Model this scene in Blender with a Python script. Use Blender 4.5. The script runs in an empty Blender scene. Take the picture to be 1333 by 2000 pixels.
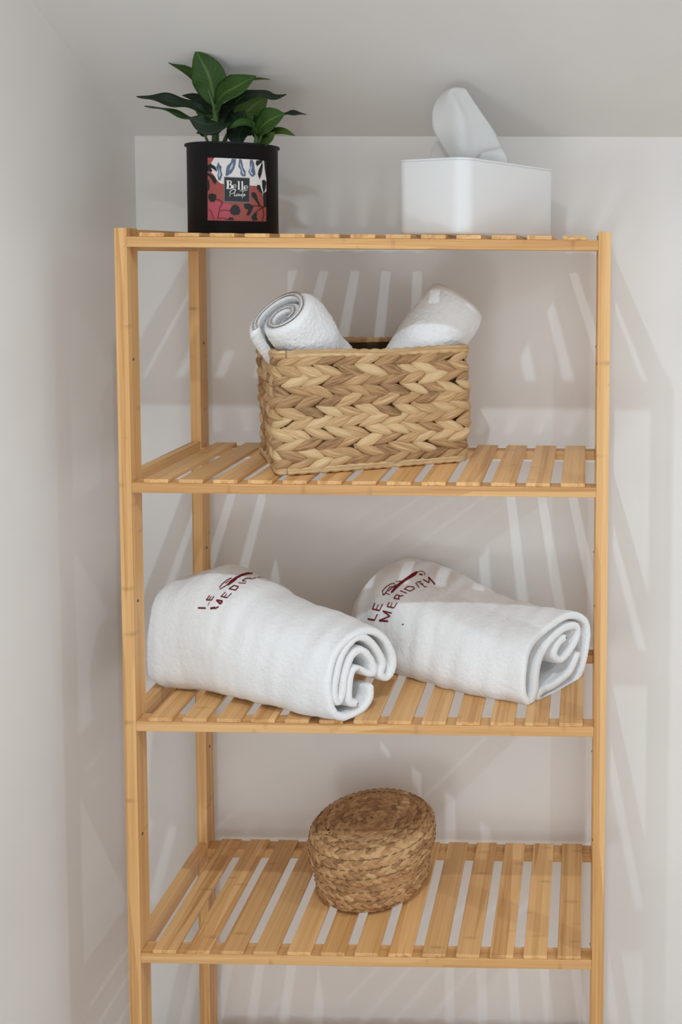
import bpy, bmesh, math, random
from mathutils import Vector, Matrix, noise
from mathutils.bvhtree import BVHTree
from mathutils.geometry import tessellate_polygon
random.seed(7)
S = bpy.context.scene
COL = S.collection
PI = math.pi

# ------------------------------------------------------------------ camera
F = 2013.96; PPX = 666.5 + 462.356; PPY = 1000 - 374.992
CAM = Vector((0.57286, -1.24147, -0.01705))
yaw, pit, rol = 0.009997, -0.063604, 0.0082765
FW = Vector((-math.sin(yaw)*math.cos(pit), math.cos(yaw)*math.cos(pit), math.sin(pit)))
RT = Vector((math.cos(yaw), math.sin(yaw), 0)); UP = RT.cross(FW)
R2 = RT*math.cos(rol) + UP*math.sin(rol); U2 = -RT*math.sin(rol) + UP*math.cos(rol)
cd = bpy.data.cameras.new('camera'); cam = bpy.data.objects.new('camera', cd); COL.objects.link(cam)
cam.matrix_world = Matrix(((R2.x, U2.x, -FW.x, CAM.x), (R2.y, U2.y, -FW.y, CAM.y), (R2.z, U2.z, -FW.z, CAM.z), (0, 0, 0, 1)))
cd.sensor_width = 36; cd.lens = 36*F/2000; cd.shift_x = -462.356/2000; cd.shift_y = -374.992/2000
cd.clip_start = 0.02; cd.clip_end = 50
S.camera = cam

# ------------------------------------------------------------------ world, lamps, exposure
W = bpy.data.worlds.new('daylight'); S.world = W; W.use_nodes = True
bg = W.node_tree.nodes['Background']; bg.inputs[0].default_value = (0.90, 0.965, 1.02, 1); bg.inputs[1].default_value = 1.17
def spot(name, loc, energy, radius, color, aim, size=130):
    d = bpy.data.lights.new(name, 'SPOT'); d.energy = energy; d.color = color; d.shadow_soft_size = radius
    d.spot_size = math.radians(size); d.spot_blend = 1.0
    o = bpy.data.objects.new(name, d); COL.objects.link(o); o.location = loc
    o.rotation_euler = (Vector(aim) - Vector(loc)).to_track_quat('-Z', 'Y').to_euler()
spot('ceiling_downlight', (0.345, -0.70, 0.575), 21.5, 0.010, (0.76, 0.92, 1.05), (0.345, -0.6, -1.0), 138)
spot('ceiling_downlight', (1.75, -0.70, 0.575), 27.0, 0.014, (0.78, 0.93, 1.05), (1.72, -0.66, -1.0), 162)
wl = bpy.data.lights.new('added_low_light', 'AREA'); wl.energy = 4.2; wl.size = 0.35; wl.color = (0.92, 0.97, 1.0)  # no known window: soft light added low behind camera for the plant's ceiling shadow
wo = bpy.data.objects.new('added_low_light', wl); COL.objects.link(wo); wo.location = (0.15, -2.1, -1.0)
wo.rotation_euler = (Vector((0.25, 0.2, 0.1)) - wo.location).to_track_quat('-Z', 'Y').to_euler()
S.view_settings.view_transform = 'Standard'; S.view_settings.look = 'None'
S.view_settings.gamma = 1; S.view_settings.use_curve_mapping = False
S.view_settings.exposure = 0.0

def ray(px, py): return FW + R2*((px - PPX)/F) - U2*((py - PPY)/F)
def onY(px, py, y): d = ray(px, py); return CAM + d*((y - CAM.y)/d.y)
def onZ(px, py, z): d = ray(px, py); return CAM + d*((z - CAM.z)/d.z)

# ------------------------------------------------------------------ materials
class NT:
    def __init__(s, name):
        s.m = bpy.data.materials.new(name); s.m.use_nodes = True; s.t = s.m.node_tree
        s.b = s.t.nodes['Principled BSDF']
    def n(s, typ, **kw):
        x = s.t.nodes.new(typ)
        for k, v in kw.items():
            if k.startswith('i_'):
                key = k[2:]; x.inputs[int(key) if key.isdigit() else key.replace('_', ' ')].default_value = v
            else: setattr(x, k, v)
        return x
    def l(s, a, b): s.t.links.new(a, b)
    def out(s, name, v): s.b.inputs[name].default_value = v
def ramp(nt, fac, stops):
    r = nt.n('ShaderNodeValToRGB'); e = r.color_ramp.elements
    while len(e) < len(stops): e.new(0.5)
    for el, (p, c) in zip(e, stops): el.position = p; el.color = (*c, 1)
    nt.l(fac, r.inputs[0]); return r.outputs[0]
def srgb(r, g, b):
    f = lambda v: (v/255/12.92) if v/255 <= .04045 else ((v/255 + .055)/1.055)**2.4
    return (f(r), f(g), f(b))

def mat_plaster(name, c, var=0.02):
    t = NT(name)
    co = t.n('ShaderNodeTexCoord')
    nz = t.n('ShaderNodeTexNoise', i_Scale=6.0, i_Detail=3.0); t.l(co.outputs['Object'], nz.inputs['Vector'])
    c2 = tuple(v*(1 - var*2) for v in c)
    t.l(ramp(t, nz.outputs[0], [(0.35, c2), (0.65, c)]), t.b.inputs['Base Color'])
    n2 = t.n('ShaderNodeTexNoise', i_Scale=160.0, i_Detail=4.0); t.l(co.outputs['Object'], n2.inputs['Vector'])
    bp = t.n('ShaderNodeBump', i_Strength=0.05, i_Distance=0.001); t.l(n2.outputs[0], bp.inputs['Height']); t.l(bp.outputs[0], t.b.inputs['Normal'])
    t.out('Roughness', 0.75); t.out('Specular IOR Level', 0.25)
    return t.m
M_WALL = mat_plaster('white_wall_paint', (0.835, 0.80, 0.762))
M_CEIL = mat_plaster('ceiling_paint', (0.79, 0.778, 0.758))

def mat_bamboo(name, axis, light, mid, dark):
    """bamboo laminate, grain along the object's own axis"""
    t = NT(name)
    co = t.n('ShaderNodeTexCoord'); oi = t.n('ShaderNodeObjectInfo')
    off = t.n('ShaderNodeVectorMath', operation='SCALE', i_3=7.3); off.inputs[0].default_value = (1, 1, 1)
    t.l(oi.outputs['Random'], off.inputs[3])
    ad = t.n('ShaderNodeVectorMath', operation='ADD'); t.l(co.outputs['Object'], ad.inputs[0]); t.l(off.outputs[0], ad.inputs[1])
    sc = [260.0, 260.0, 260.0]; sc[axis] = 5.0
    m1 = t.n('ShaderNodeMapping'); m1.inputs['Scale'].default_value = sc; t.l(ad.outputs[0], m1.inputs[0])
    g = t.n('ShaderNodeTexNoise', i_Scale=1.0, i_Detail=5.0, i_Roughness=0.6); t.l(m1.outputs[0], g.inputs['Vector'])
    # laminated strips, each of its own tone
    ms = t.n('ShaderNodeMapping'); s2 = [115.0]*3; s2[axis] = 2.2; ms.inputs['Scale'].default_value = s2; t.l(ad.outputs[0], ms.inputs[0])
    vo = t.n('ShaderNodeTexVoronoi', i_Scale=1.0, i_Randomness=0.35); t.l(ms.outputs[0], vo.inputs['Vector'])
    bw = t.n('ShaderNodeSeparateColor'); t.l(vo.outputs['Color'], bw.inputs[0])
    mx = t.n('ShaderNodeMath', operation='MULTIPLY_ADD', i_1=0.42); t.l(bw.outputs[0], mx.inputs[0])
    g2 = t.n('ShaderNodeMath', operation='MULTIPLY', i_1=0.85); t.l(g.outputs[0], g2.inputs[0]); t.l(g2.outputs[0], mx.inputs[2])
    base = ramp(t, mx.outputs[0], [(0.34, dark), (0.58, mid), (0.90, light)])
    # growth nodes: thin dark marks across the grain
    mn = t.n('ShaderNodeMapping'); s3 = [38.0]*3; s3[axis] = 9.0; mn.inputs['Scale'].default_value = s3; t.l(ad.outputs[0], mn.inputs[0])
    vn = t.n('ShaderNodeTexVoronoi', i_Scale=1.0, i_Randomness=1.0); t.l(mn.outputs[0], vn.inputs['Vector'])
    md = t.n('ShaderNodeMapping'); s4 = [1.0]*3; s4[axis] = 14.0; md.inputs['Scale'].default_value = s4
    sub = t.n('ShaderNodeVectorMath', operation='SUBTRACT'); t.l(mn.outputs[0], sub.inputs[0]); t.l(vn.outputs['Position'], sub.inputs[1])
    t.l(sub.outputs[0], md.inputs[0])
    ln = t.n('ShaderNodeVectorMath', operation='LENGTH'); t.l(md.outputs[0], ln.inputs[0])
    nn = t.n('ShaderNodeTexNoise', i_Scale=900.0, i_Detail=2.0); t.l(co.outputs['Object'], nn.inputs['Vector'])
    la = t.n('ShaderNodeMath', operation='MULTIPLY_ADD', i_1=0.5, i_2=-0.22); t.l(nn.outputs[0], la.inputs[0])
    lb = t.n('ShaderNodeMath', operation='ADD'); t.l(ln.outputs['Value'], lb.inputs[0]); t.l(la.outputs[0], lb.inputs[1])
    mr = t.n('ShaderNodeMapRange'); mr.inputs[1].default_value = 0.12; mr.inputs[2].default_value = 0.55; mr.inputs[3].default_value = 0.38; mr.inputs[4].default_value = 0.0
    t.l(lb.outputs[0], mr.inputs[0])
    mix = t.n('ShaderNodeMix', data_type='RGBA'); t.l(mr.outputs[0], mix.inputs[0]); t.l(base, mix.inputs[6])
    mix.inputs[7].default_value = (dark[0]*.55, dark[1]*.5, dark[2]*.45, 1)
    # tone per piece
    hv = t.n('ShaderNodeHueSaturation'); v = t.n('ShaderNodeMapRange'); v.inputs[3].default_value = 0.92; v.inputs[4].default_value = 1.06
    t.l(oi.outputs['Random'], v.inputs[0]); t.l(v.outputs[0], hv.inputs['Value']); t.l(mix.outputs[2], hv.inputs['Color'])
    t.l(hv.outputs[0], t.b.inputs['Base Color'])
    bp = t.n('ShaderNodeBump', i_Strength=0.12, i_Distance=0.0006); t.l(g.outputs[0], bp.inputs['Height']); t.l(bp.outputs[0], t.b.inputs['Normal'])
    t.out('Roughness', 0.42); t.out('Specular IOR Level', 0.35)
    return t.m
BL, BM, BD = srgb(230, 182, 124), srgb(215, 164, 105), srgb(190, 136, 81)
M_BX = mat_bamboo('bamboo_along_x', 0, BL, BM, BD)
M_BY = mat_bamboo('bamboo_along_y', 1, BL, BM, BD)
M_BZ = mat_bamboo('bamboo_along_z', 2, BL, BM, BD)

def mat_simple(name, c, rough=0.5, spec=0.5, noise_scale=None, nstr=0.1, ndist=0.0005, var=0.0, sheen=0.0):
    t = NT(name)
    if var or noise_scale:
        co = t.n('ShaderNodeTexCoord')
        nz = t.n('ShaderNodeTexNoise', i_Scale=noise_scale or 50.0, i_Detail=4.0); t.l(co.outputs['Object'], nz.inputs['Vector'])
        if var:
            t.l(ramp(t, nz.outputs[0], [(0.3, tuple(v*(1-var) for v in c)), (0.7, c)]), t.b.inputs['Base Color'])
        bp = t.n('ShaderNodeBump', i_Strength=nstr, i_Distance=ndist); t.l(nz.outputs[0], bp.inputs['Height']); t.l(bp.outputs[0], t.b.inputs['Normal'])
    if not var: t.out('Base Color', (*c, 1))
    t.out('Roughness', rough); t.out('Specular IOR Level', spec); t.out('Sheen Weight', sheen)
    return t.m
M_POT = mat_simple('black_tin', (0.007, 0.007, 0.009), 0.5, 0.22, 300, 0.03, 0.0003)
M_SOIL = mat_simple('dark_soil', (0.02, 0.014, 0.01), 0.95, 0.2, 200, 1.0, 0.003, var=0.6)
M_SCREW = mat_simple('bronze_screw', (0.10, 0.045, 0.02), 0.4, 0.5, 400, 0.1, 0.0002)
M_PLASTIC = mat_simple('white_plastic', (0.755, 0.75, 0.74), 0.33, 0.45, 40, 0.02, 0.0004)
M_DARKREED = mat_simple('dark_reed', (0.085, 0.048, 0.022), 0.8, 0.2, 120, 0.6, 0.003, var=0.5)
M_REEDBASE = mat_simple('braided_rush_base', (0.27, 0.165, 0.085), 0.8, 0.2, 260, 0.8, 0.002, var=0.45)
M_STITCH = mat_simple('brown_stitching', (0.14, 0.08, 0.045), 0.8, 0.2, 400, 0.3, 0.0003)
M_FLOOR = mat_simple('pale_floor', (0.42, 0.34, 0.27), 0.5, 0.4, 8, 0.05, 0.001, var=0.15)

def mat_reed(name, cols, stripes, hue=0.0):
    """dried leaf strand: uv.x runs along the strand, uv.y across it"""
    t = NT(name)
    uv = t.n('ShaderNodeUVMap'); at = t.n('ShaderNodeAttribute', attribute_name='tone', attribute_type='GEOMETRY')
    oi = t.n('ShaderNodeObjectInfo')
    sm = t.n('ShaderNodeMath', operation='ADD'); t.l(at.outputs['Fac'], sm.inputs[0]); t.l(oi.outputs['Random'], sm.inputs[1])
    fr = t.n('ShaderNodeMath', operation='FRACT'); t.l(sm.outputs[0], fr.inputs[0])
    k = t.n('ShaderNodeVectorMath', operation='SCALE'); k.inputs[0].default_value = (13, 29, 7); t.l(fr.outputs[0], k.inputs[3])
    mp = t.n('ShaderNodeMapping'); mp.inputs['Scale'].default_value = (1.6, stripes, 1); t.l(uv.outputs[0], mp.inputs[0])
    ad = t.n('ShaderNodeVectorMath', operation='ADD'); t.l(mp.outputs[0], ad.inputs[0]); t.l(k.outputs[0], ad.inputs[1])
    nz = t.n('ShaderNodeTexNoise', i_Scale=1.0, i_Detail=5.0, i_Roughness=0.65); t.l(ad.outputs[0], nz.inputs['Vector'])
    f1 = t.n('ShaderNodeMath', operation='MULTIPLY', i_1=0.42); t.l(fr.outputs[0], f1.inputs[0])
    f2 = t.n('ShaderNodeMath', operation='MULTIPLY_ADD', i_1=0.95); t.l(nz.outputs[0], f2.inputs[0]); t.l(f1.outputs[0], f2.inputs[2])
    t.l(ramp(t, f2.outputs[0], [(0.36, cols[0]), (0.56, cols[1]), (0.72, cols[2]), (0.92, cols[3])]), t.b.inputs['Base Color'])
    bp = t.n('ShaderNodeBump', i_Strength=0.9, i_Distance=0.0022); t.l(nz.outputs[0], bp.inputs['Height']); t.l(bp.outputs[0], t.b.inputs['Normal'])
    t.out('Roughness', 0.6); t.out('Specular IOR Level', 0.3)
    return t.m
M_REED = mat_reed('water_hyacinth', (srgb(124, 92, 62), srgb(180, 140, 98), srgb(204, 166, 120), srgb(222, 190, 144)), 8)
M_RUSH = mat_reed('braided_rush', (srgb(118, 84, 56), srgb(170, 126, 84), srgb(192, 148, 102), srgb(208, 168, 120)), 4)

def mat_terry(name, c, uvband=None):
    t = NT(name)
    co = t.n('ShaderNodeTexCoord')
    n1 = t.n('ShaderNodeTexNoise', i_Scale=520.0, i_Detail=3.0, i_Roughness=0.7); t.l(co.outputs['Object'], n1.inputs['Vector'])
    n2 = t.n('ShaderNodeTexNoise', i_Scale=95.0, i_Detail=3.0); t.l(co.outputs['Object'], n2.inputs['Vector'])
    a = t.n('ShaderNodeMath', operation='MULTIPLY_ADD', i_1=0.5); t.l(n2.outputs[0], a.inputs[0]); t.l(n1.outputs[0], a.inputs[2])
    bp = t.n('ShaderNodeBump', i_Strength=0.55, i_Distance=0.0016); t.l(a.outputs[0], bp.inputs['Height']); t.l(bp.outputs[0], t.b.inputs['Normal'])
    if uvband:
        uv = t.n('ShaderNodeUVMap'); sx = t.n('ShaderNodeSeparateXYZ'); t.l(uv.outputs[0], sx.inputs[0])
        d = t.n('ShaderNodeMath', operation='SUBTRACT', i_1=uvband[0]); t.l(sx.outputs[0], d.inputs[0])
        ab = t.n('ShaderNodeMath', operation='ABSOLUTE'); t.l(d.outputs[0], ab.inputs[0])
        mr = t.n('ShaderNodeMapRange'); mr.inputs[1].default_value = uvband[1]*.8; mr.inputs[2].default_value = uvband[1]; mr.inputs[3].default_value = 0.06; mr.inputs[4].default_value = 0.55
        t.l(ab.outputs[0], mr.inputs[0]); t.l(mr.outputs[0], bp.inputs['Strength'])
    t.l(ramp(t, n1.outputs[0], [(0.3, tuple(v*.93 for v in c)), (0.6, c)]), t.b.inputs['Base Color'])
    t.out('Roughness', 0.95); t.out('Specular IOR Level', 0.1); t.out('Sheen Weight', 0.25); t.out('Sheen Roughness', 0.5)
    return t.m
M_TERRY = mat_terry('white_terry', (0.845, 0.83, 0.815), (0.46, 0.055))
M_TERRY2 = mat_terry('white_terry_plain', (0.85, 0.84, 0.83))
M_THREAD = mat_simple('dark_red_thread', srgb(120, 28, 34), 0.8, 0.2, 900, 0.6, 0.0006, var=0.35)

def mat_leaf(name, top, rib, under):
    t = NT(name)
    uv = t.n('ShaderNodeUVMap'); sx = t.n('ShaderNodeSeparateXYZ'); t.l(uv.outputs[0], sx.inputs[0])
    d = t.n('ShaderNodeMath', operation='SUBTRACT', i_1=0.5); t.l(sx.outputs[1], d.inputs[0])
    ab = t.n('ShaderNodeMath', operation='ABSOLUTE'); t.l(d.outputs[0], ab.inputs[0])
    mid = ramp(t, ab.outputs[0], [(0.02, (1, 1, 1)), (0.06, (0, 0, 0))])
    # side veins
    vv = t.n('ShaderNodeMath', operation='MULTIPLY_ADD', i_1=-0.55); t.l(ab.outputs[0], vv.inputs[0]); t.l(sx.outputs[0], vv.inputs[2])
    wv = t.n('ShaderNodeMath', operation='MULTIPLY', i_1=60.0); t.l(vv.outputs[0], wv.inputs[0])
    sn = t.n('ShaderNodeMath', operation='SINE'); t.l(wv.outputs[0], sn.inputs[0])
    vein = ramp(t, sn.outputs[0], [(0.75, (0, 0, 0)), (1.0, (0.3, 0.3, 0.3))])
    ad = t.n('ShaderNodeMath', operation='MAXIMUM'); t.l(mid, ad.inputs[0]); t.l(vein, ad.inputs[1])
    co = t.n('ShaderNodeTexCoord'); nz = t.n('ShaderNodeTexNoise', i_Scale=60.0, i_Detail=2.0); t.l(co.outputs['Object'], nz.inputs['Vector'])
    base = ramp(t, nz.outputs[0], [(0.3, tuple(v*.8 for v in top)), (0.7, top)])
    mx = t.n('ShaderNodeMix', data_type='RGBA'); t.l(ad.outputs[0], mx.inputs[0]); t.l(base, mx.inputs[6]); mx.inputs[7].default_value = (*rib, 1)
    t.l(mx.outputs[2], t.b.inputs['Base Color'])
    bp = t.n('ShaderNodeBump', i_Strength=0.3, i_Distance=0.0008, invert=True); t.l(ad.outputs[0], bp.inputs['Height']); t.l(bp.outputs[0], t.b.inputs['Normal'])
    t.out('Roughness', 0.5); t.out('Specular IOR Level', 0.25)
    return t.m
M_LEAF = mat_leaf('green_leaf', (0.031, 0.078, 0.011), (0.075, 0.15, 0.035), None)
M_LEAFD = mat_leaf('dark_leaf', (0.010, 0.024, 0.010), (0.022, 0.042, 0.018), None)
M_LEAFY = mat_leaf('yellow_green_leaf', (0.045, 0.088, 0.012), (0.08, 0.13, 0.03), None)
M_STEM = mat_simple('green_stem', (0.10, 0.17, 0.05), 0.5, 0.3, 80, 0.1, 0.0005, var=0.3)

def mat_tissue():
    t = NT('tissue_paper')
    co = t.n('ShaderNodeTexCoord'); nz = t.n('ShaderNodeTexNoise', i_Scale=70.0, i_Detail=4.0); t.l(co.outputs['Object'], nz.inputs['Vector'])
    bp = t.n('ShaderNodeBump', i_Strength=0.25, i_Distance=0.001); t.l(nz.outputs[0], bp.inputs['Height']); t.l(bp.outputs[0], t.b.inputs['Normal'])
    tr = t.n('ShaderNodeBsdfTranslucent', i_0=(0.85, 0.84, 0.82, 1)); mx = t.n('ShaderNodeMixShader', i_0=0.35)
    t.out('Base Color', (0.86, 0.85, 0.835, 1)); t.out('Roughness', 0.9); t.out('Specular IOR Level', 0.1)
    out = t.t.nodes['Material Output']
    t.l(t.b.outputs[0], mx.inputs[1]); t.l(tr.outputs[0], mx.inputs[2]); t.l(mx.outputs[0], out.inputs[0])
    return t.m
M_TISSUE = mat_tissue()
def flat(name, c): return mat_simple(name, c, 0.45, 0.3, 200, 0.02, 0.0001)
M_L = {'red': flat('label_terracotta', srgb(150, 74, 66)), 'white': flat('label_cream', srgb(214, 208, 204)), 'blue': flat('label_slate_blue', srgb(84, 98, 118)),
       'pale': flat('label_pale_blue', srgb(176, 186, 204)), 'black': flat('label_black', srgb(30, 30, 32)), 'pink': flat('label_rose', srgb(170, 74, 86)),
       'plate': flat('label_charcoal', srgb(42, 42, 45)), 'grey': flat('label_grey_line', srgb(120, 120, 118)), 'ink': flat('label_lettering', srgb(218, 216, 208)),
       'wine': flat('label_wine_line', srgb(80, 26, 30))}

# ------------------------------------------------------------------ object helpers
def link(name, me, mat, parent=None, loc=None, smooth=False):
    if mat: me.materials.append(mat)
    if smooth:
        for p in me.polygons: p.use_smooth = True
    o = bpy.data.objects.new(name, me); COL.objects.link(o)
    if parent: o.parent = parent
    if loc is not None: o.location = loc
    return o
def empty(name, loc, label, cat, group=None):
    o = bpy.data.objects.new(name, None); COL.objects.link(o); o.location = loc; o.empty_display_size = 0.05
    o['label'] = label; o['category'] = cat
    if group: o['group'] = group
    return o
def world_of(o):
    v = Vector(o.location)
    while o.parent: o = o.parent; v += Vector(o.location)
    return v
def box_mesh(name, sx, sy, sz, bevel=0.0008, seg=2):
    bm = bmesh.new(); bmesh.ops.create_cube(bm, size=1)
    for v in bm.verts: v.co = Vector((v.co.x*sx, v.co.y*sy, v.co.z*sz))
    if bevel: bmesh.ops.bevel(bm, geom=bm.edges[:], offset=bevel, segments=seg, profile=0.6, affect='EDGES')
    me = bpy.data.meshes.new(name); bm.to_mesh(me); bm.free(); return me
def box(name, lo, hi, mat, parent=None, bevel=0.0008):
    lo, hi = Vector(lo), Vector(hi); c = (lo + hi)/2; d = hi - lo
    me = box_mesh(name, d.x, d.y, d.z, bevel)
    return link(name, me, mat, parent, c - (world_of(parent) if parent else Vector()))
def pymesh(name, verts, faces, mat, parent=None, smooth=True, uvs=None, tones=None, origin=None):
    """verts in world space; the object's own origin goes to `origin`"""
    org = Vector(origin) if origin is not None else (sum((Vector(v) for v in verts), Vector())/len(verts))
    me = bpy.data.meshes.new(name); me.from_pydata([Vector(v) - org for v in verts], [], faces)
    if uvs:
        ul = me.uv_layers.new(name='UVMap')
        for lp in me.loops: ul.data[lp.index].uv = uvs[lp.vertex_index]
    if tones is not None:
        a = me.attributes.new('tone', 'FLOAT', 'POINT')
        for i, tv in enumerate(tones): a.data[i].value = tv
    me.validate(); me.update()
    return link(name, me, mat, parent, org - (world_of(parent) if parent else Vector()), smooth)
def catmull(P, n, closed=False):
    P = [Vector(p) for p in P]; out = []; N = len(P)
    segs = N if closed else N - 1
    for i in range(segs):
        p0 = P[(i-1) % N] if closed or i > 0 else P[0]*2 - P[1]
        p1 = P[i]; p2 = P[(i+1) % N]
        p3 = P[(i+2) % N] if closed or i + 2 < N else P[-1]*2 - P[-2]
        for k in range(n):
            t = k/n
            out.append(0.5*((2*p1) + (p2 - p0)*t + (2*p0 - 5*p1 + 4*p2 - p3)*t*t + (3*p1 - p0 - 3*p2 + p3)*t**3))
    if not closed: out.append(P[-1])
    return out
def resample(P, n):
    L = [0]
    for a, b in zip(P, P[1:]): L.append(L[-1] + (b - a).length)
    out = []; j = 0
    for i in range(n):
        t = L[-1]*i/(n-1)
        while j < len(L) - 2 and L[j+1] < t: j += 1
        d = L[j+1] - L[j]; out.append(P[j].lerp(P[j+1], (t - L[j])/d if d > 0 else 0))
    return out
def tube_data(P, rad, nseg=8, closed=False):
    verts, faces = [], []
    n = len(P); up = Vector((0, 0, 1))
    prev = None
    for i, p in enumerate(P):
        a = P[(i-1) % n] if closed or i else P[0]; b = P[(i+1) % n] if closed or i < n-1 else P[-1]
        t = (b - a).normalized()
        if prev is None: x = t.cross(up) if abs(t.z) < .95 else t.cross(Vector((1, 0, 0)))
        else: x = prev - t*prev.dot(t)
        x.normalize(); prev = x; y = t.cross(x)
        for k in range(nseg):
            an = 2*PI*k/nseg; r = rad(i/(n-1), k/nseg) if callable(rad) else rad
            verts.append(p + x*math.cos(an)*r + y*math.sin(an)*r)
    m = n if closed else n - 1
    for i in range(m):
        for k in range(nseg):
            a = i*nseg + k; b = i*nseg + (k+1) % nseg; c = ((i+1) % n)*nseg + (k+1) % nseg; d = ((i+1) % n)*nseg + k
            faces.append((a, b, c, d))
    if not closed:
        faces.append(tuple(range(nseg))[::-1]); faces.append(tuple((n-1)*nseg + k for k in range(nseg)))
    return verts, faces

# ------------------------------------------------------------------ the setting
YW = 0.28; XL = -0.0955; ZF = -1.36; SL = 0.468; ZC = 0.1505
def structure(o): o['kind'] = 'structure'; return o
def slab(name, pts, thick, mat):
    bm = bmesh.new(); vs = [bm.verts.new(p) for p in pts]; f = bm.faces.new(vs)
    r = bmesh.ops.extrude_face_region(bm, geom=[f]); nv = [g for g in r['geom'] if isinstance(g, bmesh.types.BMVert)]
    bmesh.ops.translate(bm, verts=nv, vec=thick); bmesh.ops.recalc_face_normals(bm, faces=bm.faces)
    me = bpy.data.meshes.new(name); bm.to_mesh(me); bm.free()
    return structure(link(name, me, mat))
Y0 = -2.3; XR = 3.2
slab('wall_back', [(XL-.1, YW, ZF), (XR, YW, ZF), (XR, YW, ZC + .0045*((XR-XL)/.8)), (XL-.1, YW, ZC)], (0, .1, 0), M_WALL)
slab('wall_left', [(XL, YW+.1, ZF), (XL, Y0, ZF), (XL, Y0, ZC+.08+SL*(YW-Y0)), (XL, YW+.1, ZC + .08)], (-.1, 0, 0), M_WALL)
slab('ceiling', [(XL-.1, YW+.1, ZC-SL*.1), (XR, YW+.1, ZC-SL*.1+.018), (XR, Y0, ZC+.018+SL*(YW-Y0)), (XL-.1, Y0, ZC+SL*(YW-Y0))], (0, 0, .1), M_CEIL)
slab('floor', [(XL-.1, YW+.1, ZF), (XL-.1, Y0, ZF), (XR, Y0, ZF), (XR, YW+.1, ZF)], (0, 0, -.1), M_FLOOR)

# ------------------------------------------------------------------ shelving unit
TZ = [0.0, -0.3007, -0.6010, -0.9018, -1.2020]
PW, PD, SW, SD = 0.0152, 0.0305, 0.60, 0.26
unit = empty('shelving_unit', (SW/2, SD/2, ZF), 'tall open bamboo shelving unit with slatted shelves against the white wall', 'shelf')
ST = 0.005; s0 = 0.0306; sw = 0.0299; pitch = (0.5713 - s0 - sw)/12
for (x, y) in ((0, 0), (SW-PW, 0), (0, SD-PD), (SW-PW, SD-PD)):
    box('post', (x, y, ZF), (x+PW, y+PD, 0.0103), M_BZ, unit, 0.0010)
def disc(name, c, axis, r, mat, parent):
    bm = bmesh.new(); bmesh.ops.create_cone(bm, cap_ends=True, segments=14, radius1=r, radius2=r*.7, depth=0.0012)
    me = bpy.data.meshes.new(name); bm.to_mesh(me); bm.free()
    o = link(name, me, mat, parent, Vector(c) - world_of(parent)); o.rotation_euler = axis; return o
for sgn, xx in ((1, PW), (-1, SW-PW)):
    for z in (-0.15, -0.452, -0.752, -1.05):
        disc('screw', (xx + sgn*.0002, 0.012, z), (0, sgn*PI/2, 0), 0.0021, M_SCREW, unit)
        disc('screw', (xx + sgn*.0002, SD-.016, z), (0, sgn*PI/2, 0), 0.0021, M_SCREW, unit)
slat_me = box_mesh('slat', sw, 0.2485, ST, 0.0011, 2); slat_me.materials.append(M_BY)
rails = {}
for z in TZ:
    r = box('front_rail', (PW, 0.0, z-0.0125), (SW-PW, 0.0235, z), M_BX, unit, 0.0009)
    r = box('back_rail', (PW, 0.229, z-0.0125), (SW-PW, 0.2525, z), M_BX, unit, 0.0009)
    for x in (0.0012, SW-PW+0.0012):
        box('side_rail', (x, PD, z-0.0175), (x+PW-.0024, SD-PD, z+0.0092), M_BY, unit, 0.0009)
    for i in range(13):
        o = bpy.data.objects.new('slat', slat_me); COL.objects.link(o); o.parent = unit
        o.location = Vector((s0 + sw/2 + pitch*i, 0.1240, z + ST/2)) - world_of(unit)

# ------------------------------------------------------------------ woven strands
def strand_data(fmap, s, t, L, w, ang, thick, base, seed, nu=10, nv=7):
    """one leaf-shaped folded strand; fmap(s,t,n) -> world"""
    rnd = random.Random(seed); verts, uvs, faces = [], [], []
    ca, sa = math.cos(ang), math.sin(ang)
    grooves = [(rnd.uniform(-.6, .6), rnd.uniform(.15, .3), rnd.uniform(.1, .3)) for _ in range(2)]
    skew = rnd.uniform(-.12, .12)
    for i in range(nu+1):
        u = i/nu; ww = w*(math.sin(PI*min(max(u, .02), .98)))**0.55
        for j in range(nv+1):
            v = j/nv*2 - 1
            a = (u-.5)*L; b = v*ww*.5 + skew*w*math.sin(PI*u)
            ds = a*ca - b*sa; dt = a*sa + b*ca
            dome = (1 - v*v)**.55 if abs(v) < 1 else 0
            g = sum(-d*math.exp(-((v-p)/q)**2) for p, q, d in grooves)
            n = base + thick*(dome*(1 + g*.7))*(math.sin(PI*(.06+.88*u)))**.6 + thick*.32*(u-.5)
            verts.append(fmap(s+ds, t+dt, n)); uvs.append((u, j/nv))
    for i in range(nu):
        for j in range(nv):
            a = i*(nv+1)+j; faces.append((a, a+nv+1, a+nv+2, a+1))
    return verts, faces, uvs
def join_data(items):
    V, Fc, U, T = [], [], [], []
    for k, (v, f, u, tone) in enumerate(items):
        o = len(V); V += v; U += u; Fc += [tuple(i+o for i in x) for x in f]; T += [tone]*len(v)
    return V, Fc, U, T

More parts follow.
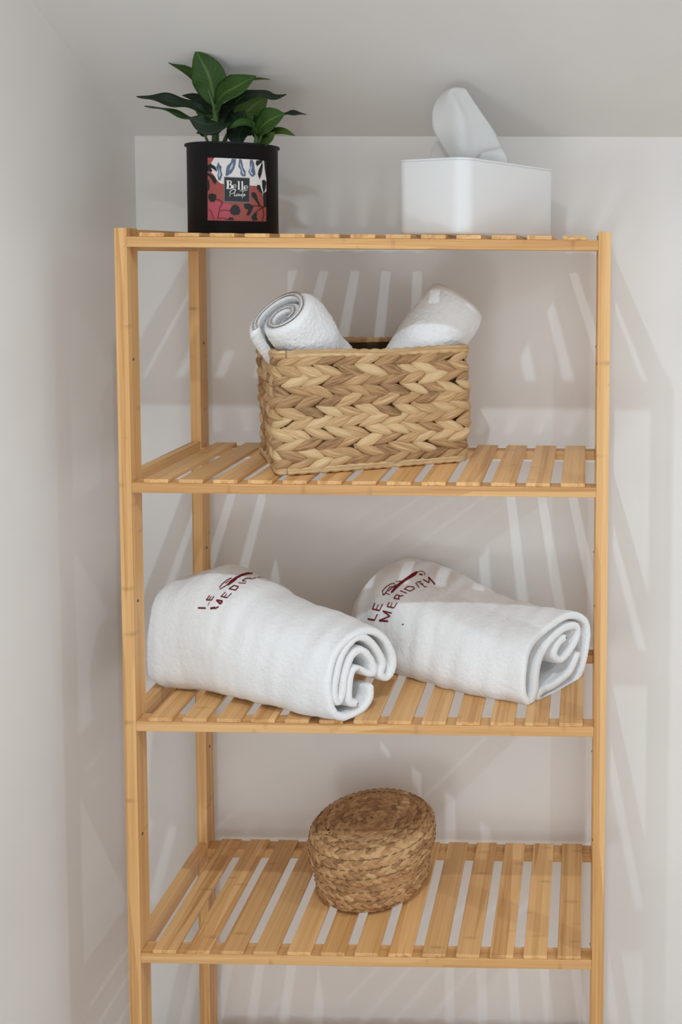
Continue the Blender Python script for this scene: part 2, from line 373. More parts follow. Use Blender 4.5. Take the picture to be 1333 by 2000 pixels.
# ------------------------------------------------------------------ rectangular basket on the second shelf
Z2 = TZ[1] + ST
bo = Vector((0.1862, 0.0125, Z2)); be1 = Vector((0.9138, 0.4061, 0)); be2 = Vector((-0.4061, 0.9138, 0))
BWd, BDp, BH = 0.258, 0.186, 0.156
bc = bo + be1*BWd/2 + be2*BDp/2
basket = empty('storage_basket', (bc.x, bc.y, Z2), 'rectangular chunky braided water-hyacinth basket on the second shelf holding two rolled towels', 'basket')
def rrect(hx, hy, r):
    """closed rounded rectangle as function of arc length, start at front-left after corner, counter-clockwise"""
    segs = []; x0, x1, y0, y1 = -hx, hx, -hy, hy; q = PI/2*r
    segs = [('l', (x0+r, y0), (1, 0), 2*(hx-r)), ('a', (x1-r, y0+r), -PI/2, q), ('l', (x1, y0+r), (0, 1), 2*(hy-r)), ('a', (x1-r, y1-r), 0, q),
            ('l', (x1-r, y1), (-1, 0), 2*(hx-r)), ('a', (x0+r, y1-r), PI/2, q), ('l', (x0, y1-r), (0, -1), 2*(hy-r)), ('a', (x0+r, y0+r), PI, q)]
    Lt = sum(s[3] for s in segs)
    def f(s):
        s %= Lt
        for g in segs:
            if s <= g[3]:
                if g[0] == 'l': d = g[2]; return Vector((g[1][0]+d[0]*s, g[1][1]+d[1]*s, 0)), Vector((d[1], -d[0], 0))
                a = g[2] + s/r; return Vector((g[1][0]+r*math.cos(a), g[1][1]+r*math.sin(a), 0)), Vector((math.cos(a), math.sin(a), 0))
            s -= g[3]
        return f(0)
    return f, Lt
core_in = 0.0065
fr, Lr = rrect(BWd/2 - core_in, BDp/2 - core_in, 0.012)
def bmap(s, t, n):
    p, nn = fr(s); h = t/BH
    bul = 0.0022*math.sin(PI*min(max(h, 0), 1)) - 0.0025*(1-h) + 0.0016*math.sin(s*23 + t*40)
    q = p + nn*(n + bul)
    return bc + be1*q.x + be2*q.y + Vector((0, 0, t))
# core walls (inner liner) and bottom
N = 96; verts = []; faces = []
for i in range(N):
    for (t, n) in ((0.006, 0.0), (BH-.006, 0.0), (BH-.006, -0.006), (0.010, -0.006)):
        verts.append(bmap(Lr*i/N, t, n))
for i in range(N):
    j = (i+1) % N
    for k in range(3): faces.append((i*4+k, j*4+k, j*4+k+1, i*4+k+1))
faces.append(tuple(i*4 for i in range(N))[::-1]); faces.append(tuple(i*4+3 for i in range(N)))
pymesh('liner', verts, faces, M_DARKREED, basket)
NR = 11; rowh = (BH - 0.012)/NR; ns = 33; sp = Lr/ns
hidden = []; cnt = 0
for r in range(NR):
    tz = BH - 0.006 - rowh*(r+.5)
    up = 1 if r % 2 == 0 else -1
    for k in range(ns):
        rnd = random.Random(r*100+k)
        s = sp*(k + (.5 if (r//2) % 2 else 0.1)) + rnd.uniform(-.0022, .0022)
        L = sp*rnd.uniform(1.45, 1.85); w = rowh*rnd.uniform(.95, 1.3); ang = up*rnd.uniform(.30, .44)
        v, f, u = strand_data(bmap, s, tz + rnd.uniform(-.001, .001), L, w, ang, rnd.uniform(.0052, .0078), -0.0002, r*77+k)
        sm = s % Lr
        vis = sm < 2*(BWd/2-.02)+.03 or sm > Lr - (BDp + .012)
        if vis:
            pymesh('strand', v, f, M_REED, basket, uvs=u, tones=[rnd.random()]*len(v)); cnt += 1
        else: hidden.append((v, f, u, rnd.random()))
V, Fc, U, T = join_data(hidden)
o = pymesh('strand', V, Fc, M_REED, basket, uvs=U, tones=T); o['kind'] = 'stuff'
def cord(name, t, n, rad, wraps, parent, zamp=0.0):
    P = []; M = 460
    for i in range(M): P.append(bmap(Lr*i/M, t + zamp*math.sin(i/M*2*PI*5), n))
    def rr(u, a): return rad*(.82 + .26*abs(math.sin(PI*(u*wraps + a*1.0))))
    v, f = tube_data(P, rr, 10, True)
    uv = [((i//10)/M*wraps*.25, (i % 10)/10*.5) for i in range(len(v))]
    return pymesh(name, v, f, M_REED, parent, uvs=uv, tones=[.5]*len(v))
cord('top_rim', BH-0.0045, 0.0012, 0.0056, 58, basket, .0010)
cord('bottom_rim', 0.0052, 0.0022, 0.0046, 60, basket)

# ------------------------------------------------------------------ round lidded basket on the fourth shelf
Z4 = TZ[3] + ST
rc = Vector((0.2775, 0.1455, Z4))
rb = empty('round_basket', rc, 'round braided straw basket with a lid, alone on the fourth shelf', 'basket')
def ring_mapper(profile, tilt=Vector((0, 0, 0)), center=rc, squash=1.0):
    P = resample(catmull([(r, 0, z) for r, z in profile], 8), 160)
    Lp = sum((b-a).length for a, b in zip(P, P[1:]))
    def at(t):
        x = min(max(t/Lp, 0), 1)*(len(P)-1); i = min(int(x), len(P)-2); p = P[i].lerp(P[i+1], x-i)
        d = (P[min(i+3, len(P)-1)] - P[max(i-2, 0)]).normalized(); return p, Vector((d.z, 0, -d.x))
    def f(th, t, n):
        p, nn = at(t); q = p + nn*n
        wob = 1 + .008*math.sin(3*th+1) + .006*math.sin(5*th)
        v = Vector((math.cos(th)*q.x*wob, math.sin(th)*q.x*wob, q.z))
        v.z += tilt.x*v.x + tilt.y*v.y
        return center + v
    return f, at, Lp
def braid_rows(prof, rows, hr, parent, tag, tilt, th_rng, thick, start=0.0):
    f, at, Lp = ring_mapper(prof, tilt)
    for r in range(rows):
        tmid = start + hr*(r+.5); rad = max(at(tmid)[0].x, .004)
        n = max(5, int(2*PI*rad/0.0135)); items = []
        for sub in (0, 1):
            for k in range(n):
                rnd = random.Random(tag*1000 + r*97 + k*2 + sub)
                th = 2*PI*(k + (.5 if sub else 0) + rnd.uniform(-.1, .1))/n + r*.7
                g = lambda s, t, nn, rad=rad: f(s/rad, t, nn)
                v, fc, u = strand_data(g, th*rad, tmid + (hr*.25 if sub else -hr*.25), 2*PI*rad/n*1.62, hr*.78, (.5 if sub else -.5)*(1), thick*rnd.uniform(.8, 1.2), 0.0003, tag*500+r*50+k, 5, 4)
                items.append((v, fc, u, rnd.random()))
        V, Fc, U, T = join_data(items)
        o = pymesh('braid', V, Fc, M_RUSH, parent, uvs=U, tones=T, origin=rc); o['kind'] = 'stuff'
        if r and rad > .05:
            tb_ = start + hr*r; q = at(tb_)[0].x; M_ = 240
            P = [f(2*PI*i/M_, tb_ + .0002*math.sin(i), .0020 + .0006*math.sin(i*2*PI/5)) for i in range(M_)]
            v, fc = tube_data(P, .0004, 5, True); pymesh('stitching', v, fc, M_STITCH, parent)
    return f, at, Lp
def lathe(name, prof, parent, mat, center, tilt=Vector((0, 0, 0)), nseg=72, smooth=True):
    verts, faces = [], []
    for r, z in prof:
        for k in range(nseg):
            a = 2*PI*k/nseg; v = Vector((math.cos(a)*r, math.sin(a)*r, z)); v.z += tilt.x*v.x + tilt.y*v.y; verts.append(center + v)
    for i in range(len(prof)-1):
        for k in range(nseg):
            a = i*nseg+k; b = i*nseg+(k+1) % nseg; faces.append((a, b, b+nseg, a+nseg))
    return pymesh(name, verts, faces, mat, parent, smooth, origin=center)
tl = Vector((0.045, 0.01, 0))
base_prof = [(0.066, 0.003), (0.0735, 0.008), (0.0770, 0.024), (0.0780, 0.040), (0.0765, 0.060)]
lathe('body', [(0.001, 0.002), (0.066, 0.002), (0.0725, 0.008), (0.0760, 0.024), (0.0770, 0.040), (0.0755, 0.060), (0.060, .064), (0.001, .064)], rb, M_REEDBASE, rc)
bodyp = [c for c in rb.children if c.name.startswith('body')][0]
braid_rows(base_prof, 5, 0.0126, bodyp, 1, Vector((0, 0, 0)), None, 0.0023)
lid_prof = [(0.0815, 0.048), (0.0845, 0.054), (0.0855, 0.070), (0.0828, 0.085), (0.0750, 0.0925), (0.064, 0.0945), (0.04, 0.0935), (0.015, 0.0930), (0.002, 0.0930)]
lid = lathe('lid', [(r-.0012 if r > .01 else .0005, z-.0012) for r, z in lid_prof], rb, M_REEDBASE, rc, tl)
_, _, LL = ring_mapper(lid_prof)
nrow = 10; braid_rows(lid_prof, nrow, LL/nrow, lid, 2, tl, None, 0.0021)

# ------------------------------------------------------------------ towels
def rolled_towel(name, root_label, cat, group, path, ncen, axis, length, stations, mat, thick, zmin=None, amp=0.0011, seed=0, nper=400, nst=130, uvflip=False, wrink=1.0, wdir=None):
    """thick cloth sheet: open profile polyline `path` (world points in the end plane) swept backwards along `axis`.
    stations: list of (s, scale_h, scale_v, offset) relative to the profile centroid"""
    pts = resample(catmull(path, 8), nper)
    cen = sum(pts, Vector())/len(pts)
    a = axis.normalized()
    V = Vector((0, 0, 1))
    lo = min(p.z for p in pts)
    # in-plane normals of the polyline
    pn = ncen.normalized()
    off = []
    for i, p in enumerate(pts):
        t = (pts[min(i+1, nper-1)] - pts[max(i-1, 0)]).normalized(); off.append(t.cross(pn).normalized())
    ring = []   # closed loop around the sheet: outer side forward, round tip, inner side back
    h = thick/2
    loop = [(i, -1) for i in range(nper)] + [(nper-1, 'e')] + [(i, 1) for i in reversed(range(nper))] + [(0, 'b')]
    def base(i, sd):
        if sd == 'e': t = (pts[-1]-pts[-2]).normalized(); return pts[-1] + t*h
        if sd == 'b': t = (pts[0]-pts[1]).normalized(); return pts[0] + t*h
        return pts[i] + off[i]*h*sd
    B = [base(*x) for x in loop]; n = len(B)
    def st(s):
        for q, r in zip(stations, stations[1:]):
            if s <= r[0]: k = (s-q[0])/(r[0]-q[0]); k = k*.75 + .25*k*k*(3-2*k); return [q[j] + (r[j]-q[j])*k for j in (1, 2)] + [q[3].lerp(r[3], k)]
        r = stations[-1]; return [r[1], r[2], r[3]]
    verts, faces, uvs = [], [], []
    def put(s, shrink=0.0):
        sh, sv, of = st(s)
        for k, p in enumerate(B):
            d = p - cen
            q = Vector((d.x*sh, d.y*sh, (p.z-lo)*sv)) + Vector((cen.x, cen.y, lo)) + of
            q += -a*(s*length)
            if shrink:
                i = loop[k][0]; m = pts[i] - cen; m = Vector((m.x*sh, m.y*sh, (pts[i].z-lo)*sv)) + Vector((cen.x, cen.y, lo)) + of - a*(s*length)
                q = q.lerp(m, shrink)
            # soft folds and pile
            w = noise.noise(Vector((q.x*13+seed, q.y*13, q.z*13)))*0.0050*wrink + noise.noise(Vector((q.dot(a)*48+seed, q.z*14, q.y*9)))*0.0024*wrink
            f = noise.noise(q*330)*amp*.5 + noise.noise(q*800)*amp*.45
            rad = (q - (cen + of - a*(s*length))); rad.z -= 0; 
            if rad.length > 1e-5: rad.normalize()
            q += rad*(w+f)
            kz = min(max((q.z + .5905)/.022, 0), 1)*min(max((q.y - .033)/.012, 0), 1)   # soft cloth bulges over the side rail between the posts
            lim = .0168 - .0158*kz
            if q.x < lim: q.x = lim + noise.noise(q*200)*.0003
            if zmin is not None and q.z < zmin: q.z = zmin + noise.noise(q*300)*.0002
            verts.append(q); uvs.append((s, k/n))
    ss = [0.0, 0.004] + [0.012 + (0.985-.012)*i/(nst-1) for i in range(nst)] + [1.0]
    for s in ss: put(s, 0.55 if s in (0.0, 1.0) else (.15 if s == .004 else 0))
    m = len(ss)
    for j in range(m-1):
        for k in range(n):
            a0 = j*n+k; b0 = j*n+(k+1) % n; faces.append((a0, b0, b0+n, a0+n))
    for j in (0, m-1):
        for i in range(nper-1):
            a0 = j*n+i; b0 = j*n+i+1; c0 = j*n + (2*nper-i-1); d0 = j*n + (2*nper-i)
            faces.append((a0, b0, c0, d0) if j else (a0, d0, c0, b0))
        faces.append((j*n+nper-1, j*n+nper, j*n+nper+1)); faces.append((j*n, j*n+n-1, j*n+2*nper))
    o = pymesh(name, verts, faces, mat, None, uvs=uvs)
    o['label'] = root_label; o['category'] = cat
    if group: o['group'] = group
    return o, verts, faces
Z3 = TZ[2] + ST
def plane_hit(px, py, p0, n):
    d = ray(px, py); return CAM + d*((p0 - CAM).dot(n)/d.dot(n))
# left towel
BL0 = onZ(676, 1409, Z3); nL = Vector((0.80, -0.60, 0.12)).normalized(); aL = Vector((0.917, -0.397, 0.0)).normalized()
zl = lambda P, s, ox, oy, p0, n: [plane_hit(ox + x/s, oy + y/s, p0, n) for x, y in P]
pathL = [(1170,652),(1164,705),(1122,758),(1060,783),(1006,765),(984,700),(980,610),(1010,500),(1082,420),(1165,395),(1232,430),(1268,510),(1262,575),(1238,608),(1214,590),(1226,545),(1208,490),(1160,435),(1100,428),(1042,500),(1014,600),(1006,680),(1022,716),(1040,680),(1050,600),(1080,510),(1128,480),(1172,520),(1188,580),(1160,590),(1112,562),(1082,580),(1070,650),(1072,715),(1100,725)]
tL, vL, fL = rolled_towel('rolled_towel', 'left rolled white bath towel with red embroidery, its end hanging over the front rail', 'towel', None,
    zl(pathL, 2.2983, 220, 1060, BL0, nL), nL, aL, 0.345,
    [(0, 1, 1, Vector((0, 0, 0))), (.32, 1.08, 1.20, Vector((-.002, .000, 0))), (.64, 1.22, 1.50, Vector((-.006, .002, 0))), (.82, 1.28, 1.30, Vector((0, -.012, 0))), (.93, 1.20, .98, Vector((0, -.024, 0.006))), (1, 1.0, .55, Vector((0, -.028, 0.022)))],
    M_TERRY, 0.0092, Z3 + .0004, seed=3)
BR0 = onZ(1022, 1384, Z3); nR = Vector((0.80, -0.60, 0.10)).normalized(); aR = Vector((0.93, -0.37, 0.0)).normalized()
pathR = [(1126,520),(1092,606),(1022,664),(962,688),(938,722),(964,748),(1045,722),(1120,650),(1160,550),(1172,430),(1150,365),(1080,350),(985,400),(908,485),(876,600),(874,700),(900,748),(926,700),(936,610),(955,530),(1000,455),(1060,405),(1115,395),(1120,440),(1090,500),(1045,548),(1015,520),(1035,470),(1062,445)]
tR, vR, fR = rolled_towel('rolled_towel', 'right rolled white bath towel with red embroidery, lying beside the right front post', 'towel', None,
    zl(pathR, 2.3804, 660, 1060, BR0, nR), nR, aR, 0.285,
    [(0, 1, 1, Vector((0, 0, 0))), (.30, 1.0, 1.04, Vector((0, 0, 0))), (.80, 1.06, 1.38, Vector((0, .02, 0))), (.90, 1.05, 1.38, Vector((0, .026, 0))), (1, .9, .95, Vector((0, .03, 0.01)))],
    M_TERRY, 0.0095, Z3 + .0004, seed=11)

# embroidery: strokes laid on the towel surface
def ribbon(pts, w, step=2.0):
    P = [Vector((x, y, 0)) for x, y in pts]
    L = sum((b-a).length for a, b in zip(P, P[1:])); n = max(2, int(L/step)+1); P = resample(P, n) if len(P) > 1 else P
    quads = []; prev = None
    for i in range(n):
        t = (P[min(i+1, n-1)] - P[max(i-1, 0)]).normalized(); nn = Vector((-t.y, t.x, 0))*w/2
        cur = (P[i]+nn, P[i]-nn)
        if prev: quads.append((prev[0], cur[0], cur[1], prev[1]))
        prev = cur
    return quads
def poly_tris(pts, cuts=2):
    P = [Vector((x, y, 0)) for x, y in pts]
    bm = bmesh.new(); vs = [bm.verts.new(p) for p in P]
    for tr in tessellate_polygon([P]): 
        try: bm.faces.new([vs[i] for i in tr])
        except ValueError: pass
    for _ in range(cuts): bmesh.ops.subdivide_edges(bm, edges=bm.edges[:], cuts=1, use_grid_fill=True)
    out = [tuple(v.co.copy() for v in f.verts) for f in bm.faces]; bm.free(); return out
def lay(name, polys, hit, mat, parent, thick):
    """polys: 2D polygons; hit(x, y, lift) -> world point on the carrying surface"""
    V, Fc = [], []; cache = {}
    def vid(p, l):
        k = (round(p.x, 2), round(p.y, 2), l)
        if k not in cache:
            h = hit(p.x, p.y, thick if l else 0.0)
            if h is None: return None
            cache[k] = len(V); V.append(h)
        return cache[k]
    for q in polys:
        a = [vid(p, 1) for p in q]
        if None in a or len(set(a)) < 3: continue
        Fc.append(tuple(a))
    if not Fc: return None
    return pymesh(name, V, Fc, mat, parent, smooth=True)
def towel_hit(verts, faces, s, ox, oy):
    tree = BVHTree.FromPolygons([tuple(v) for v in verts], faces)
    def f(x, y, lift):
        d = ray(ox + x/s, oy + y/s).normalized(); h = tree.ray_cast(CAM, d)
        if h[0] is None: return None
        return h[0] - d*(0.0006 + lift*.6)
    return f
hR = towel_hit(vR, fR, 6.665, 690, 1080); hL = towel_hit(vL, fL, 6.665, 370, 1090)
def strokes(lst, dflt=15):
    out = []
    for q in lst:
        w = dflt
        if isinstance(q[0], (int, float)): w = q[0]; q = q[1]
        out += ribbon(q, w, 8)
    return out
LETR = {
 'L': [(22, [(190,858),(280,876)]), (13, [(276,880),(318,795)])],
 'E': [(20, [(248,728),(348,750)]), (13, [(252,730),(284,650)]), (12, [(300,738),(330,672)]), (13, [(342,752),(384,664)])],
 'M': [(24, [(338,880),(456,888)]), (17, [(350,876),(484,820)]), (19, [(480,824),(388,754)]), (18, [(386,754),(502,784)])],
 'E.': [(17, [(440,695),(532,715)]), (12, [(444,695),(474,640)]), (11, [(488,704),(510,652)]), (11, [(530,714),(574,650)])],
 'R': [(15, [(528,590),(606,602)]), (13, [(530,592),(562,545),(602,550),(594,598)]), (14, [(590,565),(656,552)])],
 'I': [(12, [(612,490),(700,525)])],
 'D': [(12, [(668,468),(742,496)]), (12, [(670,470),(712,436),(786,440),(802,466),(742,496)])],
 'I.': [(11, [(815,388),(862,452)])],
 'E..': [(11, [(858,372),(936,442)]), (12, [(826,384),(892,366)]), (11, [(880,405),(918,400)]), (11, [(930,445),(962,434)])],
 'N': [(14, [(912,344),(994,388)]), (12, [(992,388),(984,312)]), (17, [(984,312),(1070,410)])]}
for k, q in LETR.items(): lay('embroidered_letter', strokes(q), hR, M_THREAD, tR, .0008)
emR = poly_tris([(492,505),(540,440),(600,385),(680,328),(760,270),(820,238),(856,240),(816,290),(760,325),(690,362),(630,408),(580,450),(520,512),(498,525)], 3)
emR += strokes([(12, [(380,500),(430,440),(490,402),(545,396)]), (11, [(385,552),(430,520),(480,545)]), (11, [(400,550),(480,440),(545,438)]), (10, [(560,375),(625,362)]), (10, [(385,500),(392,545)]), (9, [(856,240),(905,236),(938,262),(930,290)]), (20, [(862,276),(908,282)]), (12, [(455,500),(510,450),(560,410)])])
lay('embroidered_emblem', emR, hR, M_THREAD, tR, .0008)
lay('loose_thread_speck', strokes([(14, [(636,930),(660,930)])]), hR, M_THREAD, tR, .0006)
LETL = {
 'L': [(20, [(112,648),(215,652)]), (7, [(240,615),(266,572)])],
 'E': [(15, [(218,545),(292,546)]), (12, [(220,545),(266,485)]), (10, [(256,538),(286,500)]), (11, [(290,546),(320,494)])],
 'M': [(26, [(272,655),(340,645)]), (17, [(330,660),(382,630)]), (20, [(350,546),(432,556)]), (22, [(358,550),(400,596),(430,562)])],
 'E.': [(16, [(408,498),(492,515)]), (11, [(412,500),(472,440)]), (10, [(455,505),(490,462)]), (10, [(492,515),(552,455)])],
 'R': [(15, [(514,398),(602,415)]), (14, [(516,400),(582,355),(640,370),(602,415)])],
 'I': [(10, [(638,322),(736,326)])],
 'D': [(13, [(688,295),(732,265),(804,260)]), (11, [(690,296),(744,302)])],
 'I.': [(9, [(796,272),(872,256)])],
 'E..': [(8, [(890,246),(965,250)])],
 'N': [(8, [(990,256),(1090,266)])]}
for k, q in LETL.items(): lay('embroidered_letter', strokes(q), hL, M_THREAD, tL, .0008)
emL = poly_tris([(485,350),(540,285),(600,245),(680,205),(760,184),(830,190),(825,205),(760,212),(690,232),(630,262),(590,300),(540,335),(500,360)], 3)
emL += strokes([(12, [(390,382),(430,335),(490,285),(552,255)]), (11, [(395,405),(440,382),(492,345)]), (9, [(470,330),(520,290)]), (8, [(860,200),(975,206)])])
lay('embroidered_emblem', emL, hL, M_THREAD, tL, .0008)

# small towels rolled up in the basket: a spiral sheet
def spiral_towel(label, top, bottom, radius, turns, thick, facing, seed, sq=1.0, flare=0.06):
    ax = (Vector(top) - Vector(bottom)); L = ax.length; a = ax.normalized()
    x = a.cross(Vector((0, 0, 1))).normalized(); y = a.cross(x).normalized()
    P = []
    n = 60
    for i in range(n):
        u = i/(n-1); th = 2*PI*turns*(1-u) + facing; r = radius*(1-u*.74)
        if u == 0: pass
        P.append(Vector(top) + (x*math.cos(th)*r + y*math.sin(th)*r*sq))
    pts = resample(P, 240); nper = len(pts); h = thick/2; off = []
    for i in range(nper):
        t = (pts[min(i+1, nper-1)] - pts[max(i-1, 0)]).normalized(); off.append(t.cross(a).normalized())
    loop = [(i, -1) for i in range(nper)] + [(i, 1) for i in reversed(range(nper))]
    verts, faces, uvs = [], [], []; m = 90; n = len(loop)
    rows = [0.0, .008, .02] + [.04 + .94*i/(m-1) for i in range(m)] + [1.0]
    for s in rows:
        sc = (1 + flare*math.sin(PI*min(s*1.5, 1)))*(1 - .16*math.exp(-s*22)) ; c = Vector(top) - a*L*s; hh = h*{0.: .35, 1.: .35, .008: .72, .02: .92}.get(s, 1)
        for i, sd in loop:
            q = c + (pts[i] - Vector(top))*sc + off[i]*hh*sd
            q += -a*(.010*(i/nper)**1.5)*(1-s)      # core slightly sunk
            d = (q-c).normalized() if (q-c).length > 1e-6 else a
            q += d*(noise.noise(q*28+Vector((seed, 0, 0)))*.0032 + (noise.noise(q*260)*.0007 + noise.noise(q*600)*.0009)*min(1, .15 + s*14))
            verts.append(q); uvs.append((s, i/nper))
    mm = len(rows)
    for j in range(mm-1):
        for k in range(n):
            a0 = j*n+k; b0 = j*n+(k+1) % n; faces.append((a0, b0, b0+n, a0+n))
    for j in (0, mm-1):
        for i in range(nper-1):
            a0 = j*n+i; b0 = a0+1; c0 = j*n+2*nper-2-i; d0 = c0+1
            faces.append((a0, b0, c0, d0))
    o = pymesh('rolled_hand_towel', verts, faces, M_TERRY2, None, uvs=uvs)
    o['label'] = label; o['category'] = 'towel'; return o
t1 = onY(550, 607, 0.050); b1 = onY(655, 745, 0.128)
spiral_towel('small rolled white towel leaning out of the basket to the left, its coiled end showing', t1, b1, 0.0425, 1.75, 0.0150, 2.6, 5, 1.05)
t2 = onY(896, 577, 0.172); b2 = onY(775, 740, 0.137)
spiral_towel('small rolled white towel leaning out of the basket to the right', t2, b2, 0.0425, 1.75, 0.0150, 4.2, 9)

# ------------------------------------------------------------------ plant pot
ZT = TZ[0] + ST
pc = onY(457, 456, 0.111); pc.z = ZT
RB, RTp, PH = 0.0566, 0.0566, 0.1145
plant = empty('potted_plant', pc, 'green leafy plant in a black tin pot with a printed label, on the top shelf', 'plant')
pot = lathe('pot', [(0.001, 0.0), (RB-.002, 0.0), (RB, 0.0012), (RTp, PH-.003), (RTp+.0022, PH-.0022), (RTp+.0028, PH-.0008), (RTp+.0022, PH+.0006), (RTp+.0006, PH+.0006), (RTp-.0012, PH-.0012), (RTp-.0015, .002), (.001, .002)], plant, M_POT, pc, nseg=96)
bm = bmesh.new(); bmesh.ops.create_circle(bm, cap_ends=True, segments=48, radius=RTp-.0014)
sv = []; sf = []
for i in range(13):
    for k in range(40):
        r = (RTp-.0016)*i/12; a = 2*PI*k/40; p = Vector((r*math.cos(a), r*math.sin(a), PH-.012)); p.z += noise.noise(p*90)*.003
        sv.append(pc + p)
for i in range(12):
    for k in range(40): sf.append((i*40+k, i*40+(k+1) % 40, (i+1)*40+(k+1) % 40, (i+1)*40+k))
bm.free(); pymesh('soil', sv, sf, M_SOIL, plant)
def pot_hit(x, y, lift):
    d = ray(390 + x/8.887, 295 + y/8.887); R = RB + .0004 + lift
    ox, oy = CAM.x - pc.x, CAM.y - pc.y; A = d.x**2 + d.y**2; B = ox*d.x + oy*d.y; C = ox*ox + oy*oy - R*R
    t = (-B - math.sqrt(max(B*B - A*C, 0)))/A; return CAM + d*t
def lab(name, polys, col, lift, parent): return lay(name, polys, pot_hit, M_L[col], parent, lift)
label = lab('label', poly_tris([(140,112),(1000,150),(1160,175),(1160,1222),(140,1205)], 4), 'red', .0001, pot)
lab('printed_sky', poly_tris([(262,114),(1000,150),(1160,178),(1160,830),(1115,830),(1090,740),(1060,610),(990,605),(440,575),(360,560),(300,500),(262,430),(205,370),(205,200)], 4), 'white', .0003, label)
lab('printed_rose_patch', poly_tris([(150,890),(300,865),(395,910),(470,900),(560,950),(530,1100),(600,1150),(500,1196),(145,1196)], 3), 'pink', .0003, label)
W1 = []
for P in ([(322,185),(350,240),(385,270),(375,330),(398,420),(360,515),(325,500),(310,420),(325,350),(285,290),(305,250)],
          [(560,132),(635,140),(625,230),(600,310),(560,380),(480,435),(450,425),(460,330),(475,260),(540,200)],
          [(690,138),(730,145),(750,220),(760,290),(800,350),(800,440),(745,440),(710,400),(715,330),(675,270),(680,200)],
          [(880,150),(925,155),(950,220),(955,300),(975,400),(930,450),(900,440),(845,360),(880,290),(870,210)],
          ): W1 += poly_tris(P, 3)
lab('printed_blue_leaves', W1, 'blue', .0005, label)
W2 = []
for P in ([(330,280),(350,330),(365,420),(345,460),(330,420),(340,350)], [(575,200),(580,260),(545,320),(515,335),(540,270)],
          [(705,190),(725,260),(745,330),(775,380),(770,420),(740,380),(725,300),(700,240)], [(905,205),(910,290),(890,350),(930,400),(905,410),(865,350),(890,290)]): W2 += poly_tris(P, 2)
lab('printed_pale_veins', W2, 'pale', .0007, label)
W3 = []
for P in ([(135,240),(200,225),(270,265),(305,345),(300,360),(250,320),(190,285),(225,345),(210,360),(140,345)],
          [(135,380),(200,400),(260,450),(300,520),(270,580),(230,530),(180,450),(135,420)],
          [(125,470),(160,510),(175,620),(160,680),(130,700)],
          [(160,750),(220,735),(285,760),(290,830),(250,885),(190,880),(150,810)],
          [(560,960),(620,922),(680,960),(715,1040),(690,1100),(600,1115),(540,1080),(522,1030)],
          [(900,730),(940,710),(985,740),(1010,830),(1060,950),(1040,960),(960,840),(910,790)],
          [(770,920),(860,910),(940,960),(900,1060),(860,1120),(815,1110),(850,1020),(780,990)],
          [(905,1130),(950,1080),(1000,1060),(990,1150),(1020,1195),(940,1210),(905,1180)],
          [(985,165),(1080,158),(1100,180),(1000,265),(975,220)], [(1090,190),(1100,260),(1080,400),(1045,495),(1012,400),(1030,320)],
          [(1000,585),(1050,590),(1100,740),(1060,720),(1000,650)], [(1085,505),(1130,500),(1160,540),(1150,640),(1115,740),(1090,620)],
          [(1120,160),(1160,178),(1160,480),(1135,330)], [(480,1196),(520,1150),(580,1150),(600,1200)],
          [(1100,740),(1160,700),(1160,980),(1120,960)]): W3 += poly_tris(P, 3)
lab('printed_black_leaves', W3, 'black', .0005, label)
lab('printed_branches', strokes([(12, [(290,840),(340,845),(400,890),(350,990),(330,1100),(310,1180)]), (11, [(345,1040),(430,1020),(530,1040)]), (10, [(160,1000),(210,1080),(250,1190)]), (12, [(310,1175),(400,1160),(500,1190)]),
    (14, [(1040,950),(1110,965),(1160,960)]), (13, [(900,945),(990,950),(1095,970)]), (13, [(960,1080),(1040,1010),(1150,960)]), (12, [(1095,970),(1120,1100),(1090,1210)])]), 'wine', .0007, label)
plate = lab('name_plate', poly_tris([(430,455),(865,475),(868,890),(432,875)], 3), 'plate', .0009, label)
lab('plate_border', strokes([(9, [(430,450),(868,470)]), (9, [(868,470),(868,892)]), (13, [(868,892),(430,877)]), (9, [(430,877),(430,450)])]), 'grey', .0011, label)
def arc(cx, cy, rx, ry, a0, a1, n=10): return [(cx+rx*math.cos(math.radians(a0+(a1-a0)*i/n)), cy+ry*math.sin(math.radians(a0+(a1-a0)*i/n))) for i in range(n+1)]
G = [(34, [(492,512),(492,652)]), (9, [(462,514),(520,516)]), (9, [(462,650),(520,654)]), (9, [(500,514),(530,518)]), (20, arc(525,548,24,30,-80,80)), (9, [(500,580),(530,582)]), (23, arc(530,618,30,34,-85,85)), (9, [(500,652),(535,654)])]
def e_(cx, cy): return [(22, arc(cx-12, cy, 22, 34, 120, 250)), (9, arc(cx, cy-6, 26, 32, -115, 10)), (9, [(cx-30, cy+2), (cx+26, cy+2)]), (10, arc(cx+2, cy+8, 28, 32, 50, 130))]
G += e_(610, 622) + e_(812, 638)
G += [(26, [(682,525),(682,664)]), (8, [(662,527),(690,525)]), (8, [(662,665),(704,667)]), (26, [(742,528),(742,668)]), (8, [(722,530),(750,528)]), (8, [(722,668),(764,670)])]
lab('lettering', strokes(G), 'ink', .0012, label)
Gs = [(8, [(540,680),(525,790)]), (8, [(520,720),(560,675),(610,665),(620,700),(580,735),(545,745)]), (8, [(630,670),(600,760),(610,785),(635,760)]), (8, [(680,745),(645,750),(635,780),(665,780),(690,745),(685,780)]),
      (8, [(700,755),(702,780),(720,750),(730,780)]), (8, [(760,690),(735,780),(745,800),(740,820)]), (8, [(700,690),(800,690)]), (8, [(750,770),(790,760),(785,745),(760,755),(760,785),(800,770)])]
lab('script_lettering', strokes(Gs), 'ink', .0012, label)

